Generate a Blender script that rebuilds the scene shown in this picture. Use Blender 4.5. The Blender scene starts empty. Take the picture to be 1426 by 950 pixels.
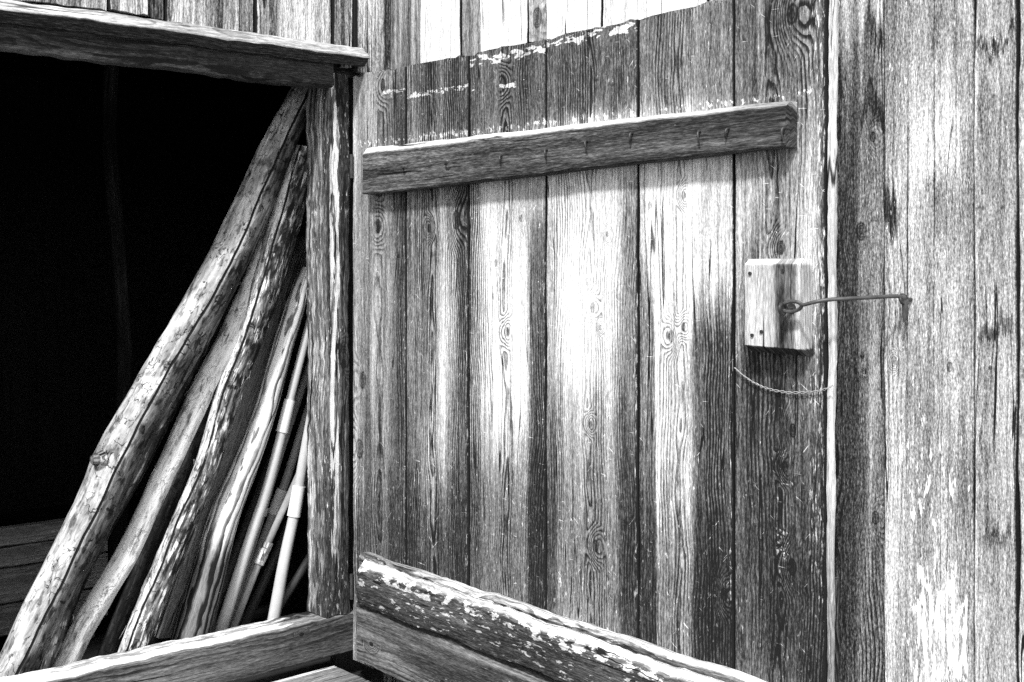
import bpy, bmesh, math, random
from mathutils import Vector, noise as mn

sc = bpy.context.scene
COL = sc.collection
rnd = random.Random(7)

# ---------------------------------------------------------------- camera model
# world: X along the doorway wall (right), Y into the barn, Z up; the hinge corner is X=0, Y=0
EYE = 1.55
CAM = Vector((-2.199, -3.135, EYE))
YAW = -math.radians(42.72)
F, CX, CY = 1650.0, 713.0, 375.0
RT = Vector((math.cos(YAW), math.sin(YAW), 0)); FW = Vector((-math.sin(YAW), math.cos(YAW), 0))
def ray(px, py): return RT * ((px - CX) / F) + FW + Vector((0, 0, -(py - CY) / F))
def oX(px, py, X):
    d = ray(px, py); return CAM + d * ((X - CAM.x) / d.x)
def oY(px, py, Y):
    d = ray(px, py); return CAM + d * ((Y - CAM.y) / d.y)
def line(px, pts):
    for (x0, y0), (x1, y1) in zip(pts, pts[1:]):
        if px <= x1 or (x1, y1) == pts[-1]: return y0 + (y1 - y0) * (px - x0) / (x1 - x0)
def oZ(px, py, Z):
    d = ray(px, py); return CAM + d * ((Z - CAM.z) / d.z)

# ---------------------------------------------------------------- node helper
class NT:
    def __init__(s, name):
        s.mat = bpy.data.materials.new(name); s.mat.use_nodes = True
        s.t = s.mat.node_tree; s.t.nodes.clear()
        s.out = s.t.nodes.new('ShaderNodeOutputMaterial')
        s.bsdf = s.t.nodes.new('ShaderNodeBsdfPrincipled')
        s.t.links.new(s.bsdf.outputs[0], s.out.inputs[0])
    def put(s, sock, v):
        if isinstance(v, bpy.types.NodeSocket): s.t.links.new(v, sock)
        elif v is not None: sock.default_value = v
    def m(s, op, a, b=None, c=None, clamp=False):
        n = s.t.nodes.new('ShaderNodeMath'); n.operation = op; n.use_clamp = clamp
        s.put(n.inputs[0], a)
        if b is not None: s.put(n.inputs[1], b)
        if c is not None: s.put(n.inputs[2], c)
        return n.outputs[0]
    def add(s, *a):
        r = a[0]
        for x in a[1:]: r = s.m('ADD', r, x)
        return r
    def mul(s, *a):
        r = a[0]
        for x in a[1:]: r = s.m('MULTIPLY', r, x)
        return r
    def ss(s, v, lo, hi, a=0.0, b=1.0):       # smoothstep a..b over lo..hi (lo may exceed hi)
        n = s.t.nodes.new('ShaderNodeMapRange'); n.interpolation_type = 'SMOOTHSTEP'
        s.put(n.inputs[0], v)
        if lo > hi: lo, hi, a, b = hi, lo, b, a
        n.inputs[1].default_value = lo; n.inputs[2].default_value = hi
        n.inputs[3].default_value = a; n.inputs[4].default_value = b
        return n.outputs[0]
    def vec(s, x, y, z=0.0):
        n = s.t.nodes.new('ShaderNodeCombineXYZ')
        for i, v in enumerate((x, y, z)): s.put(n.inputs[i], v)
        return n.outputs[0]
    def noise(s, v, scale=1.0, detail=3.0, rough=.55, dist=0.0):
        n = s.t.nodes.new('ShaderNodeTexNoise'); n.noise_dimensions = '3D'
        s.put(n.inputs['Vector'], v); n.inputs['Scale'].default_value = scale
        n.inputs['Detail'].default_value = detail; n.inputs['Roughness'].default_value = rough
        n.inputs['Distortion'].default_value = dist
        return n.outputs[0]
    def uv(s):
        n = s.t.nodes.new('ShaderNodeUVMap'); n.uv_map = 'UVMap'
        x = s.t.nodes.new('ShaderNodeSeparateXYZ'); s.t.links.new(n.outputs[0], x.inputs[0])
        return x.outputs[0], x.outputs[1]
    def finish(s, tone, bump=None, dist=.003, rough=.85, k=.86, strength=.8, spec=.25):
        # tone is a perceptual lightness 0..1, turned here into a linear grey reflectance
        t = s.m('ADD', tone, 0.0, clamp=True)
        lin = s.m('MULTIPLY_ADD', s.m('POWER', t, 2.25), k, .008)
        c = s.t.nodes.new('ShaderNodeCombineColor')
        for i in range(3): s.t.links.new(lin, c.inputs[i])
        s.t.links.new(c.outputs[0], s.bsdf.inputs['Base Color'])
        s.bsdf.inputs['Roughness'].default_value = rough
        s.bsdf.inputs['Specular IOR Level'].default_value = spec
        if bump is not None:
            b = s.t.nodes.new('ShaderNodeBump'); b.inputs['Strength'].default_value = strength
            b.inputs['Distance'].default_value = dist
            s.t.links.new(bump, b.inputs['Height']); s.t.links.new(b.outputs[0], s.bsdf.inputs['Normal'])
        return s.mat

def box_mask(N, U, V, u0, u1, v0, v1, su, sv):
    r = None
    for v, lo, hi, w in ((U, u0, u1, su), (V, v0, v1, sv)):
        if lo > -50: 
            k = N.ss(v, lo - w, lo + w); r = k if r is None else N.mul(r, k)
        if hi < 50:
            k = N.ss(v, hi + w, hi - w); r = k if r is None else N.mul(r, k)
    return r

def wood(name, seed=1, tone=.6, x0=0., d0=.012, freq=110., ring=.4, fine=.45, streak=.5, blot=.35,
         fleck=.5, flthr=.68, edge=None, con=1.3, chips=(), core_ring=0., warp=1., dvar=.11, edgeamt=.8, knots=(), stain_light=(), scratch=.0, speck=.0, crack=.5, wander=.02, k=.86,
         bdist=.003, ringvis=(.46, .68)):
    """weathered softwood: growth rings cut lengthways, fibres, stains, flecks, knots. U across, V along, in metres"""
    N = NT(name); U, V = N.uv(); S = seed * 7.31
    big = N.noise(N.vec(N.mul(U, 9.), N.mul(V, 1.3), S), 1., 3.)                        # blotches
    wob = N.noise(N.vec(N.mul(U, 3.), N.mul(V, 1.6), S + 3), 1., 2.)
    wob2 = N.noise(N.vec(N.mul(U, 14.), N.mul(V, 5.), S + 5), 1., 3.)
    # growth rings
    x = N.add(U, -x0, N.mul(N.add(wob, -.5), wander * 4))
    d = N.m('MULTIPLY_ADD', N.noise(N.vec(0., N.mul(V, 2.1), S + 9), 1., 2.), dvar, d0 - dvar / 2)
    r = N.m('SQRT', N.add(N.mul(x, x), N.mul(d, d), 1e-5))
    field = N.add(N.mul(r, freq), N.mul(wob2, 1.9), N.mul(N.noise(N.vec(N.mul(U, 60.), N.mul(V, 12.), S + 33), 1., 2.), .8))
    kd = None
    for (ku, kv, kr) in knots:
        kr *= .66
        du = N.add(U, -ku); dv = N.mul(N.add(V, -kv), .62)
        q = N.mul(N.m('SQRT', N.add(N.mul(du, du), N.mul(dv, dv), N.mul(N.add(wob2, -.5), kr * kr * 1.8))), 1. / kr)
        field = N.add(field, N.mul(N.ss(q, 5.5, .6), 5.))
        core = N.ss(q, 1.15, .75)
        rim = N.mul(N.ss(q, 1.35, 1.1), N.ss(q, .85, 1.05))
        lines = N.mul(N.ss(N.m('SINE', N.add(N.mul(q, 15.), N.mul(wob2, 6.))), .1, .9), core, .2)
        e = N.add(N.mul(core, .22), N.mul(rim, .34), lines)
        kd = e if kd is None else N.add(kd, e)
    fr = N.m('FRACT', field)
    late = N.mul(N.ss(fr, .25, .88), N.ss(fr, 1.0, .90), N.m('MULTIPLY_ADD', wob2, 1.2, .4))
    vis = N.ss(N.noise(N.vec(N.mul(U, 11.), N.mul(V, .9), S + 13), 1., 2.), *ringvis)
    vis = N.m('MAXIMUM', vis, N.mul(N.ss(N.m('ABSOLUTE', x), .030, .012), core_ring))
    late = N.mul(late, N.m('MULTIPLY_ADD', vis, .88, .12))
    # fibres
    f1 = N.noise(N.vec(N.mul(U, 230.), N.mul(V, 19.), S + 17), 1., 5., .68)
    f2 = N.noise(N.vec(N.mul(U, 520.), N.mul(V, 60.), S + 21), 1., 2., .6)
    st = N.noise(N.vec(N.mul(U, 55.), N.mul(V, 1.1), S + 25), 1., 3., .6)
    t = N.add(tone, N.mul(N.add(st, -.5), streak * 1.2), N.mul(N.add(big, -.5), blot * 1.6))
    if speck:
        f3 = N.noise(N.vec(N.mul(U, 420.), N.mul(V, 130.), S + 71), 1., 2., .7)
    su = N.add(U, N.mul(N.add(st, -.5), .03 * warp)); sv = N.add(V, N.mul(N.add(wob2, -.5), .10 * warp), N.mul(N.add(st, -.5), .22 * warp))
    mod = N.m('MULTIPLY_ADD', N.add(st, big), .9, .1) if warp > .5 else 1.
    for (u0, u1, v0, v1, delta, wu, wv) in stain_light:  # boxes of stain, and of painted light and shade
        t = N.add(t, N.mul(box_mask(N, su, sv, u0, u1, v0, v1, wu, wv), mod, delta))
    t = N.m('SMOOTH_MAX', N.m('SMOOTH_MIN', t, .97, .25), .27, .15)
    t = N.add(t, N.mul(N.add(f1, -.5), fine * 1.3), N.mul(N.add(f2, -.5), fine * 1.0), N.mul(late, -ring))
    if speck: t = N.add(t, N.mul(N.add(f3, -.5), speck * 2.))
    if kd is not None: t = N.add(t, N.mul(kd, -.62))
    for (u0, u1, v0, v1, amt, wu, wv, fu, fv, th) in chips:    # flaked-off pale or dark splinters inside a patch
        cn = N.noise(N.vec(N.mul(U, fu), N.mul(V, fv), S + 81), 1., 3., .6)
        mk = box_mask(N, U, V, u0, u1, v0, v1, wu, wv)
        t = N.add(t, N.mul(N.ss(N.add(cn, N.mul(N.add(mk, -1.), .3)), th - .02, th + .02), amt))
    # cracks along the grain
    ck = N.noise(N.vec(N.add(N.mul(U, 38.), N.mul(wob, 2.)), N.mul(V, .8), S + 31), 1., 1.)
    ck = N.mul(N.ss(N.m('ABSOLUTE', N.add(ck, -.5)), .012, .003), N.ss(big, .48, .62))
    t = N.add(t, N.mul(ck, -crack))
    t = N.m('MULTIPLY_ADD', N.add(t, -.5), con, .5)
    if edge is not None:      # gap shade painted in, with packed dirt, along the seams between planks
        au = N.add(N.m('ABSOLUTE', U), N.mul(N.add(f1, -.5), .004), N.mul(N.add(st, -.5), .004))
        t = N.add(t, N.mul(N.ss(au, edge - .0035, edge - .0005), -.25), N.mul(N.ss(au, edge - .001, edge + .002), -edgeamt))
    h = N.add(N.mul(f1, .5), N.mul(late, .35), N.mul(ck, -1.), N.mul(f2, .25))
    if kd is not None: h = N.add(h, N.mul(kd, .4))
    if fleck:   # pale fibres where the surface has flaked
        f = N.noise(N.vec(N.mul(U, 170.), N.mul(V, 32.), S + 41), 1., 3., .6)
        patch = N.noise(N.vec(N.mul(U, 16.), N.mul(V, 5.), S + 45), 1., 2.)
        fl = N.mul(N.ss(f, flthr - .03, flthr + .03), N.ss(patch, .42, .6))
        t = N.add(t, N.mul(fl, fleck)); h = N.add(h, N.mul(fl, -.4))
    if scratch:
        for a, s2 in ((.9, 51), (-.7, 57), (1.5, 63)):
            ca, sa = math.cos(a), math.sin(a)
            p = N.add(N.mul(U, ca), N.mul(V, sa)); q = N.add(N.mul(U, -sa), N.mul(V, ca))
            f = N.noise(N.vec(N.mul(p, 300.), N.mul(q, 22.), S + s2), 1., 1.)
            t = N.add(t, N.mul(N.ss(f, .76, .80), scratch))
    return N.finish(t, h, dist=bdist, k=k)

def bark(name, seed=1, tone=.7, lines=.5, patch=.4, dark_side=None, streak=.3, fleck=.4, crack=None, knot=None, k=.8, sc1=1.):
    """bark of a cut pole: pale skin with dark curved scars, peeling strips"""
    N = NT(name); U, V = N.uv(); S = seed * 5.7
    wx = N.noise(N.vec(N.mul(U, 25. * sc1), N.mul(V, 9.), S), 1., 3.)
    c = N.noise(N.vec(N.add(N.mul(U, 26. * sc1), N.mul(wx, 2.)), N.mul(V, 11.), S + 2), 1., 2.5, .5, 1.2)
    ridge = N.ss(N.m('ABSOLUTE', N.add(c, -.5)), .016, .004)
    gate = N.ss(N.noise(N.vec(N.mul(U, 20.), N.mul(V, 14.), S + 4), 1., 2.), .42, .54)
    big = N.noise(N.vec(N.mul(U, 14.), N.mul(V, 4.5), S + 6), 1., 4.)
    f = N.noise(N.vec(N.mul(U, 90.), N.mul(V, 22.), S + 8), 1., 4., .65)
    st = N.noise(N.vec(N.mul(U, 80.), N.mul(V, 4.), S + 10), 1., 3.)
    spots = N.ss(N.noise(N.vec(N.mul(U, 90.), N.mul(V, 60.), S + 12), 1., 2.), .66, .72)
    mott = N.noise(N.vec(N.mul(U, 42.), N.mul(V, 17.), S + 22), 1., 4., .6)
    t = N.add(tone, N.mul(N.ss(mott, .52, .64), -patch * .45), N.mul(N.add(big, -.5), patch * 2.0), N.mul(N.add(f, -.5), streak * 2.), N.mul(N.add(st, -.5), streak * 1.5),
              N.mul(ridge, gate, -lines), N.mul(spots, -lines * .7))
    if fleck:
        fl = N.ss(N.noise(N.vec(N.mul(U, 85.), N.mul(V, 13.), S + 14), 1., 6., .65), .53, .62)
        t = N.add(t, N.mul(fl, fleck))
    h = N.add(N.mul(f, .8), N.mul(ridge, gate, -.6), N.mul(big, .8))
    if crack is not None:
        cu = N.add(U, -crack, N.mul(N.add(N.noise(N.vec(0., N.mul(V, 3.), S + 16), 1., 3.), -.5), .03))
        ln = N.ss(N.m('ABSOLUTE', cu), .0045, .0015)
        t = N.add(t, N.mul(ln, -.9), N.mul(N.ss(cu, .0, .016), -.36)); h = N.add(h, N.mul(ln, -2.))  # beyond the crack, shade of the turned-away side is painted in
    if knot is not None:
        du = N.add(U, -knot[0]); dv = N.mul(N.add(V, -knot[1]), .8)
        q = N.mul(N.m('SQRT', N.add(N.mul(du, du), N.mul(dv, dv))), 1. / knot[2]); q = N.add(q, N.mul(N.add(wx, -.5), .9))
        t = N.add(t, N.mul(N.ss(q, 1.1, .8), -.45), N.mul(N.ss(N.m('SINE', N.mul(q, 14.)), 0., .8), N.ss(q, 1.5, 1.), -.25))
        h = N.add(h, N.mul(N.m('SINE', N.mul(q, 10.)), N.ss(q, 1.5, 1.), .8))
    return N.finish(t, h, dist=.006, k=k)

def plain(name, tone, var=.1, rough=.6, spec=.4, sc2=40., metal=0., bd=.001):
    N = NT(name); U, V = N.uv()
    n = N.noise(N.vec(N.mul(U, sc2), N.mul(V, sc2 * .4), 1.3), 1., 4., .6)
    t = N.add(tone, N.mul(N.add(n, -.5), var * 2))
    m = N.finish(t, n, dist=bd, rough=rough, spec=spec)
    N.bsdf.inputs['Metallic'].default_value = metal
    return m

# ---------------------------------------------------------------- mesh helper
class MB:
    def __init__(s): s.v = []; s.f = []; s.uv = []; s.mi = []; s.mats = []
    def slot(s, mat):
        if mat not in s.mats: s.mats.append(mat)
        return s.mats.index(mat)
    def face(s, idx, uvs, mi): s.f.append(idx); s.uv.append(uvs); s.mi.append(mi)
    def piece(s, BL, BR, TL, TR, N, t, mat, cols=6, rows=40, cl=(.003, .003), cr=(.003, .003), jit=.0015,
              jf=6., rough=0., rf=20., e0=0., e1=0., seed=0, v0=0., u_off=0., bow=None, ef=35.):
        """a timber: front face BL,BR (start) .. TL,TR (end), N = outward normal, t = thickness; cl / cr = chamfer (inwards, depth)"""
        mi = s.slot(mat); N = Vector(N).normalized()
        BL, BR, TL, TR = map(Vector, (BL, BR, TL, TR))
        w = ((BR - BL).length + (TR - TL).length) / 2; L = ((TL - BL).length + (TR - BR).length) / 2
        ax = (BR - BL).normalized(); ln = ((TL + TR) - (BL + BR)).normalized()
        sec = [(0., -t, -w/2 - t), (0., -t*.45, -w/2 - t*.45), (0., -cl[1], -w/2 - .001), (cl[0] / w, 0., -w/2 + cl[0])]
        for i in range(1, cols): 
            a = cl[0] / w + (1 - (cl[0] + cr[0]) / w) * i / cols; sec.append((a, 0., (a - .5) * w))
        sec += [(1 - cr[0] / w, 0., w/2 - cr[0]), (1., -cr[1], w/2 + .001), (1., -t*.45, w/2 + t*.45), (1., -t, w/2 + t)]
        n = len(sec); base = len(s.v)
        for r in range(rows + 1):
            f = r / rows
            for (a, d, u) in sec:
                p = BL.lerp(BR, a).lerp(TL.lerp(TR, a), f)
                if bow: p = p + N * bow(a, f)
                side = -1 if a < .5 else 1
                if a <= 0.001 or a >= .999 or (d == 0 and (a <= cl[0]/w + 1e-4 or a >= 1 - cr[0]/w - 1e-4)):
                    p = p + ax * (mn.noise(Vector((f * L * jf, side * 9.1, seed * 3.3))) * jit * 2 + mn.noise(Vector((f * L * jf * 6, side * 5.1, seed * 3.3))) * jit)
                off = d
                if rough: off += (mn.noise(Vector((a * w * rf * 2.2, f * L * rf * .6, seed * 1.7))) + .5 * mn.noise(Vector((a * w * rf * 5, f * L * rf * 2, seed)))) * rough * (1. if d > -t * .9 else 0.)
                p = p + N * off
                if r == 0 and e0: p = p - ln * (mn.noise(Vector((a * w * ef, 3., seed))) * e0)
                if r == rows and e1: p = p + ln * (mn.noise(Vector((a * w * ef, 7., seed))) * e1 + mn.noise(Vector((a * w * ef * 4, 2., seed))) * e1 * .4)
                s.v.append(p)
        for r in range(rows):
            for i in range(n):
                j = (i + 1) % n; a0 = base + r * n + i; a1 = base + r * n + j
                u0 = sec[i][2] + u_off; u1 = sec[j][2] + u_off if j else sec[i][2] + u_off + w
                va = v0 + L * r / rows; vb = v0 + L * (r + 1) / rows
                s.face((a0, a1, a1 + n, a0 + n), ((u0, va), (u1, va), (u1, vb), (u0, vb)), mi)
        for r, sg in ((0, 1), (rows, -1)):
            # end grain
            idx = [base + r * n + i for i in range(n)]
            uvs = [(sec[i][2] * .8 + u_off, v0 + r / rows * L + sec[i][1] * 1.) for i in range(n)]
            if sg > 0: idx = idx[::-1]; uvs = uvs[::-1]
            s.face(idx, uvs, mi)
    def box(s, c, sx, sy, sz, mat, ch=.004, seed=0):
        """upright block centred at c"""
        x, y, z = c
        s.piece((x - sx/2, y - sy/2, z - sz/2), (x + sx/2, y - sy/2, z - sz/2), (x - sx/2, y - sy/2, z + sz/2), (x + sx/2, y - sy/2, z + sz/2),
                (0, -1, 0), sy, mat, cols=2, rows=4, cl=(ch, ch), cr=(ch, ch), jit=.0005, seed=seed)
    def tube(s, pts, rad, mat, seg=12, rough=0., rf=12., seed=0, caps=True, v0=0., step=None, flat=1.):
        mi = s.slot(mat); pts = [Vector(p) for p in pts]
        if not isinstance(rad, (list, tuple)): rad = [rad] * len(pts)
        if step:   # resample smoothly (Catmull-Rom)
            P, R = [], []
            for i in range(len(pts) - 1):
                p0 = pts[max(i-1, 0)]; p1 = pts[i]; p2 = pts[i+1]; p3 = pts[min(i+2, len(pts)-1)]
                k = max(1, int((p2 - p1).length / step))
                for j in range(k):
                    t = j / k
                    P.append(.5 * ((2*p1) + (p2-p0)*t + (2*p0-5*p1+4*p2-p3)*t*t + (-p0+3*p1-3*p2+p3)*t**3)); R.append(rad[i] + (rad[i+1]-rad[i])*t)
            P.append(pts[-1]); R.append(rad[-1]); pts, rad = P, R
        base = len(s.v); L = 0.; vs = []
        up = None
        for i, p in enumerate(pts):
            d = (pts[min(i+1, len(pts)-1)] - pts[max(i-1, 0)]).normalized()
            if up is None:
                up = -FW - d * (-FW).dot(d)              # u = 0 looks outwards, towards the yard
                if up.length < .05: up = Vector((0, 0, 1)) - d * d.z
            up = (up - d * up.dot(d)).normalized(); side = d.cross(up)
            if i: L += (p - pts[i-1]).length
            vs.append(v0 + L)
            for k in range(seg):
                a = 2 * math.pi * k / seg
                q = up * math.cos(a) + side * math.sin(a) * flat
                rr = rad[i]
                if rough: rr *= 1 + rough * (mn.noise(Vector((math.cos(a) * 1.2, math.sin(a) * 1.2, L * rf + seed * 11.))) + .5 * mn.noise(Vector((math.cos(a) * 3, math.sin(a) * 3, L * rf * 3 + seed * 5.))))
                s.v.append(p + q * rr)
        n = seg
        for i in range(len(pts) - 1):
            for k in range(n):
                j = (k + 1) % n
                a0 = base + i * n + k; a1 = base + i * n + j
                def uu(kk):
                    a = 2 * math.pi * kk / n
                    if kk > n / 2 or (kk == n // 2 and k >= n // 2): a -= 2 * math.pi
                    return a * rad[i]
                u0, u1 = uu(k), uu(k + 1)
                if k + 1 == n: u1 = 0.
                s.face((a0, a1, a1 + n, a0 + n), ((u0, vs[i]), (u1, vs[i]), (u1, vs[i+1]), (u0, vs[i+1])), mi)
        if caps:
            r0 = rad[0]
            cu = [(math.cos(2*math.pi*k/n) * r0, v0 + math.sin(2*math.pi*k/n) * r0) for k in range(n)]
            s.face([base + k for k in range(n)][::-1], cu[::-1], mi)
            s.face([base + (len(pts)-1) * n + k for k in range(n)], cu, mi)
    def build(s, name, parent=None, smooth=35.):
        me = bpy.data.meshes.new(name); me.from_pydata([tuple(v) for v in s.v], [], s.f)
        uvl = me.uv_layers.new(name='UVMap')
        for p, uvs, mi in zip(me.polygons, s.uv, s.mi):
            p.material_index = mi
            for li, q in zip(p.loop_indices, uvs): uvl.data[li].uv = q
        for m_ in s.mats: me.materials.append(m_)
        bm = bmesh.new(); bm.from_mesh(me); bmesh.ops.recalc_face_normals(bm, faces=bm.faces); bm.to_mesh(me); bm.free()
        me.shade_smooth(); me.set_sharp_from_angle(angle=math.radians(smooth))
        o = bpy.data.objects.new(name, me); COL.objects.link(o)
        if parent: 
            o.parent = parent
            if parent.type == 'EMPTY': o.matrix_parent_inverse = Matrix.Translation(parent.location).inverted()
        return o
from mathutils import Matrix
def thing(name, label, cat, loc, group=None):
    o = bpy.data.objects.new(name, None); COL.objects.link(o); o.location = loc; o.empty_display_size = .1
    tag(o, label, cat, group); return o
def tag(o, label, cat, group=None):
    o['kind'] = 'thing'
    o['label'] = label; o['category'] = cat
    if group: o['group'] = group

IRON = plain('rusty_iron', .26, .2, .55, .5, 160., .3)
IRON_PALE = plain('worn_iron', .32, .2, .5, .5, 120., .2)

# ================================================================ BARN DOOR  (front face on X = 0, seen from -X)
HZ = lambda py, px=600: oX(px, py, 0).z
def Dz(px, py): return oX(px, py, 0).z
def Dy(px): return oX(px, 375, 0).y
door = thing('barn_door', 'open barn door of broad vertical planks swung back, with a nailed cross batten', 'door', (0, 0, .3))
seams = [490, 565, 652, 759.5, 888, 1021, 1150]
tops = [(493, 107), (535, 99), (569, 93), (652, 77), (758, 55), (838, 36), (887, 28), (980, 9), (1021, -1), (1150, -32)]
def topz_px(px): return line(px, tops)
def topz(px):
    for (x0, y0), (x1, y1) in zip(tops, tops[1:]):
        if px <= x1:
            y = y0 + (y1 - y0) * (px - x0) / (x1 - x0); return Dz(px, y)
    return Dz(1150, -32)
ZB = .30
# per plank: settings, the brightened centre painted in, and stains given in photo pixels (x0,x1,y0,y1,delta,soft px x, soft m y)
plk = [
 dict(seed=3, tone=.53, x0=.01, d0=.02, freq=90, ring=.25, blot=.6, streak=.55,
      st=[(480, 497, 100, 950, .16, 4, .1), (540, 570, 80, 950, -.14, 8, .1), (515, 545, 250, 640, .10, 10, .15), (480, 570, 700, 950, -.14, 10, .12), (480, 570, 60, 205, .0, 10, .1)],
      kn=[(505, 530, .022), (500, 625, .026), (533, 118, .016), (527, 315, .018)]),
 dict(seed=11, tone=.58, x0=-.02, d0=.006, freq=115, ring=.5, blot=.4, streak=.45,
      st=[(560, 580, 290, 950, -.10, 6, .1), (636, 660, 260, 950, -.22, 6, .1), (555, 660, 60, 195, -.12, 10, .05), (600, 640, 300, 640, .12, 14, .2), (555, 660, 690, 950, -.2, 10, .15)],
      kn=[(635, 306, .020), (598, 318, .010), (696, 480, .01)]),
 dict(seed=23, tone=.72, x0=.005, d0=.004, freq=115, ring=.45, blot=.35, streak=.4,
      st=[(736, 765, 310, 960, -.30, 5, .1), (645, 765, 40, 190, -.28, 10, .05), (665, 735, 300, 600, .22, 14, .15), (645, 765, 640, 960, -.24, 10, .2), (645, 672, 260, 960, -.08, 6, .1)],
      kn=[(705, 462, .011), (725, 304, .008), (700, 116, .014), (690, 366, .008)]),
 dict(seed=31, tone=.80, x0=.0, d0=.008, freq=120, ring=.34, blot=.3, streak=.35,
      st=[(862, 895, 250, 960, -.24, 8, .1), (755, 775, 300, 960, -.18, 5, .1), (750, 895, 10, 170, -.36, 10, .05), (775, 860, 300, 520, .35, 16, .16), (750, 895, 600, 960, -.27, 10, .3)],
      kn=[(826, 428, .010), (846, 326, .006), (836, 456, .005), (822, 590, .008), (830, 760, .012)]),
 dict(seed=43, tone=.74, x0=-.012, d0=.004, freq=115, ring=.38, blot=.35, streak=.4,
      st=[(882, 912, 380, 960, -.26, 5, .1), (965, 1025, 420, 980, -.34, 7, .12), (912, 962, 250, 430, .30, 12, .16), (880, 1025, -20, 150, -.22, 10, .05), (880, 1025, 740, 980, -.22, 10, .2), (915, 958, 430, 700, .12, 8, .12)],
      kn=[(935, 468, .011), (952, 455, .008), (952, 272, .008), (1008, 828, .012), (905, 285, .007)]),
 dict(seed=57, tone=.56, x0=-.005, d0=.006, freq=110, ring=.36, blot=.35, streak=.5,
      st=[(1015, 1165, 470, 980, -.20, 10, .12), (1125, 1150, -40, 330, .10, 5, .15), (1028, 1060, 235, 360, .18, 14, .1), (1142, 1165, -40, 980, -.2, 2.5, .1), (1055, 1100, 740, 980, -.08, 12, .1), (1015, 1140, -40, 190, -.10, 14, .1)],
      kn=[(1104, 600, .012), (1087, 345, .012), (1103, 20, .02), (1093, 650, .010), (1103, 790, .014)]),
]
mb = MB()
for i, P in enumerate(plk):
    xa, xb = seams[i], seams[i+1]
    ya, yb = Dy(xa) - .0024, Dy(xb) + .0026
    yc = (ya + yb) / 2
    # U axis: from the hinge side to the free side = towards -Y
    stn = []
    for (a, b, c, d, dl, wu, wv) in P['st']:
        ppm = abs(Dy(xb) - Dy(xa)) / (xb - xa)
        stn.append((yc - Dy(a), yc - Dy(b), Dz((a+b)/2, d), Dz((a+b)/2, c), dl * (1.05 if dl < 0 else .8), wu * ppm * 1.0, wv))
    ppm = abs(Dy(xb) - Dy(xa)) / (xb - xa); xm = (xa + xb) / 2
    by = 206 - (xm - 505) * .114                                  # top of the cross batten at this plank
    ch = [(-9, 9, Dz(xm, by + 2), Dz(xm, by - 13), .30, .01, .014, 90., 60., .56)]
    if 2 <= i <= 3: ch.append((-9, 9, Dz(xm, topz_px(xm) + 19), Dz(xm, topz_px(xm) + 3), .42, .01, .008, 30., 70., .50))
    if i == 1: ch.append((-9, 9, Dz(xm, 132), Dz(xm, 123), .4, .01, .005, 60., 90., .50))
    if i == 0: ch.append((.02, 9, Dz(xm, 134), Dz(xm, 127), .3, .01, .005, 40., 90., .46))
    if i == 2: ch.append((-.03, .04, Dz(xm, 123), Dz(xm, 116), .45, .01, .005, 40., 90., .42))
    if i == 5: ch += [(.078, 9, Dz(1100, 900), 9, .35, .006, .2, 230., 30., .60), (-.01, .03, Dz(1060, 775), Dz(1060, 725), .4, .01, .02, 150., 120., .56)]
    ch.append((-9, 9, -9, Dz(xm, 560), .3, .01, .2, 110., 40., .68))
    seam = abs(yb - ya) / 2
    ch.append((seam - .012, 9, Dz(xm, 900), Dz(xm, 280), .4, .003, .1, 240., 25., .62))
    kns = [(yc - Dy(a), Dz(a, b), r) for (a, b, r) in P['kn'] if xa - 10 < a < xb + 10]
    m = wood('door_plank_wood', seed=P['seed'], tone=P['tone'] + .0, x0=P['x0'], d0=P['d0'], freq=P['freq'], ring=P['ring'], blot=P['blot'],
             streak=P['streak'], fine=.50, fleck=.45, knots=kns, stain_light=stn, core_ring=.8, scratch=.5, speck=.26, chips=ch, edge=abs(yb - ya) / 2 - .0008)
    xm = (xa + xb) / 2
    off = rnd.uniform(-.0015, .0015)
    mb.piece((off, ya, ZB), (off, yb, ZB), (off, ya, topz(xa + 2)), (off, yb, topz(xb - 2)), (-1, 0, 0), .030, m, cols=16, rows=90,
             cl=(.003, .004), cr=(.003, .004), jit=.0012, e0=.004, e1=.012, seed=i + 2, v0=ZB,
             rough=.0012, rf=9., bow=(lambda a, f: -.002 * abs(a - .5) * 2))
# a chipped raw edge board at the free end
ye = Dy(1150)
EDGE = wood('door_edge_wood', seed=77, tone=.74, freq=150, ring=.2, fine=.4, streak=.3, blot=.35, fleck=.2,
            stain_light=[(-9, 9, Dz(1155, 252), Dz(1155, 236), -.5, .01, .012), (-9, 9, .2, Dz(1155, 780), -.22, .01, .2)])
mb.piece((.003, ye - .012, ZB), (.018, ye - .012, ZB), (.011, ye - .012, topz(1150)), (.031, ye - .012, topz(1150)), (0, -1, 0), .012, EDGE,
         cols=3, rows=110, cl=(.004, .003), cr=(.004, .003), jit=.0035, jf=7., seed=91, v0=ZB, rough=.002, rf=14.)
mb.build('plank_panel', door)

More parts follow.
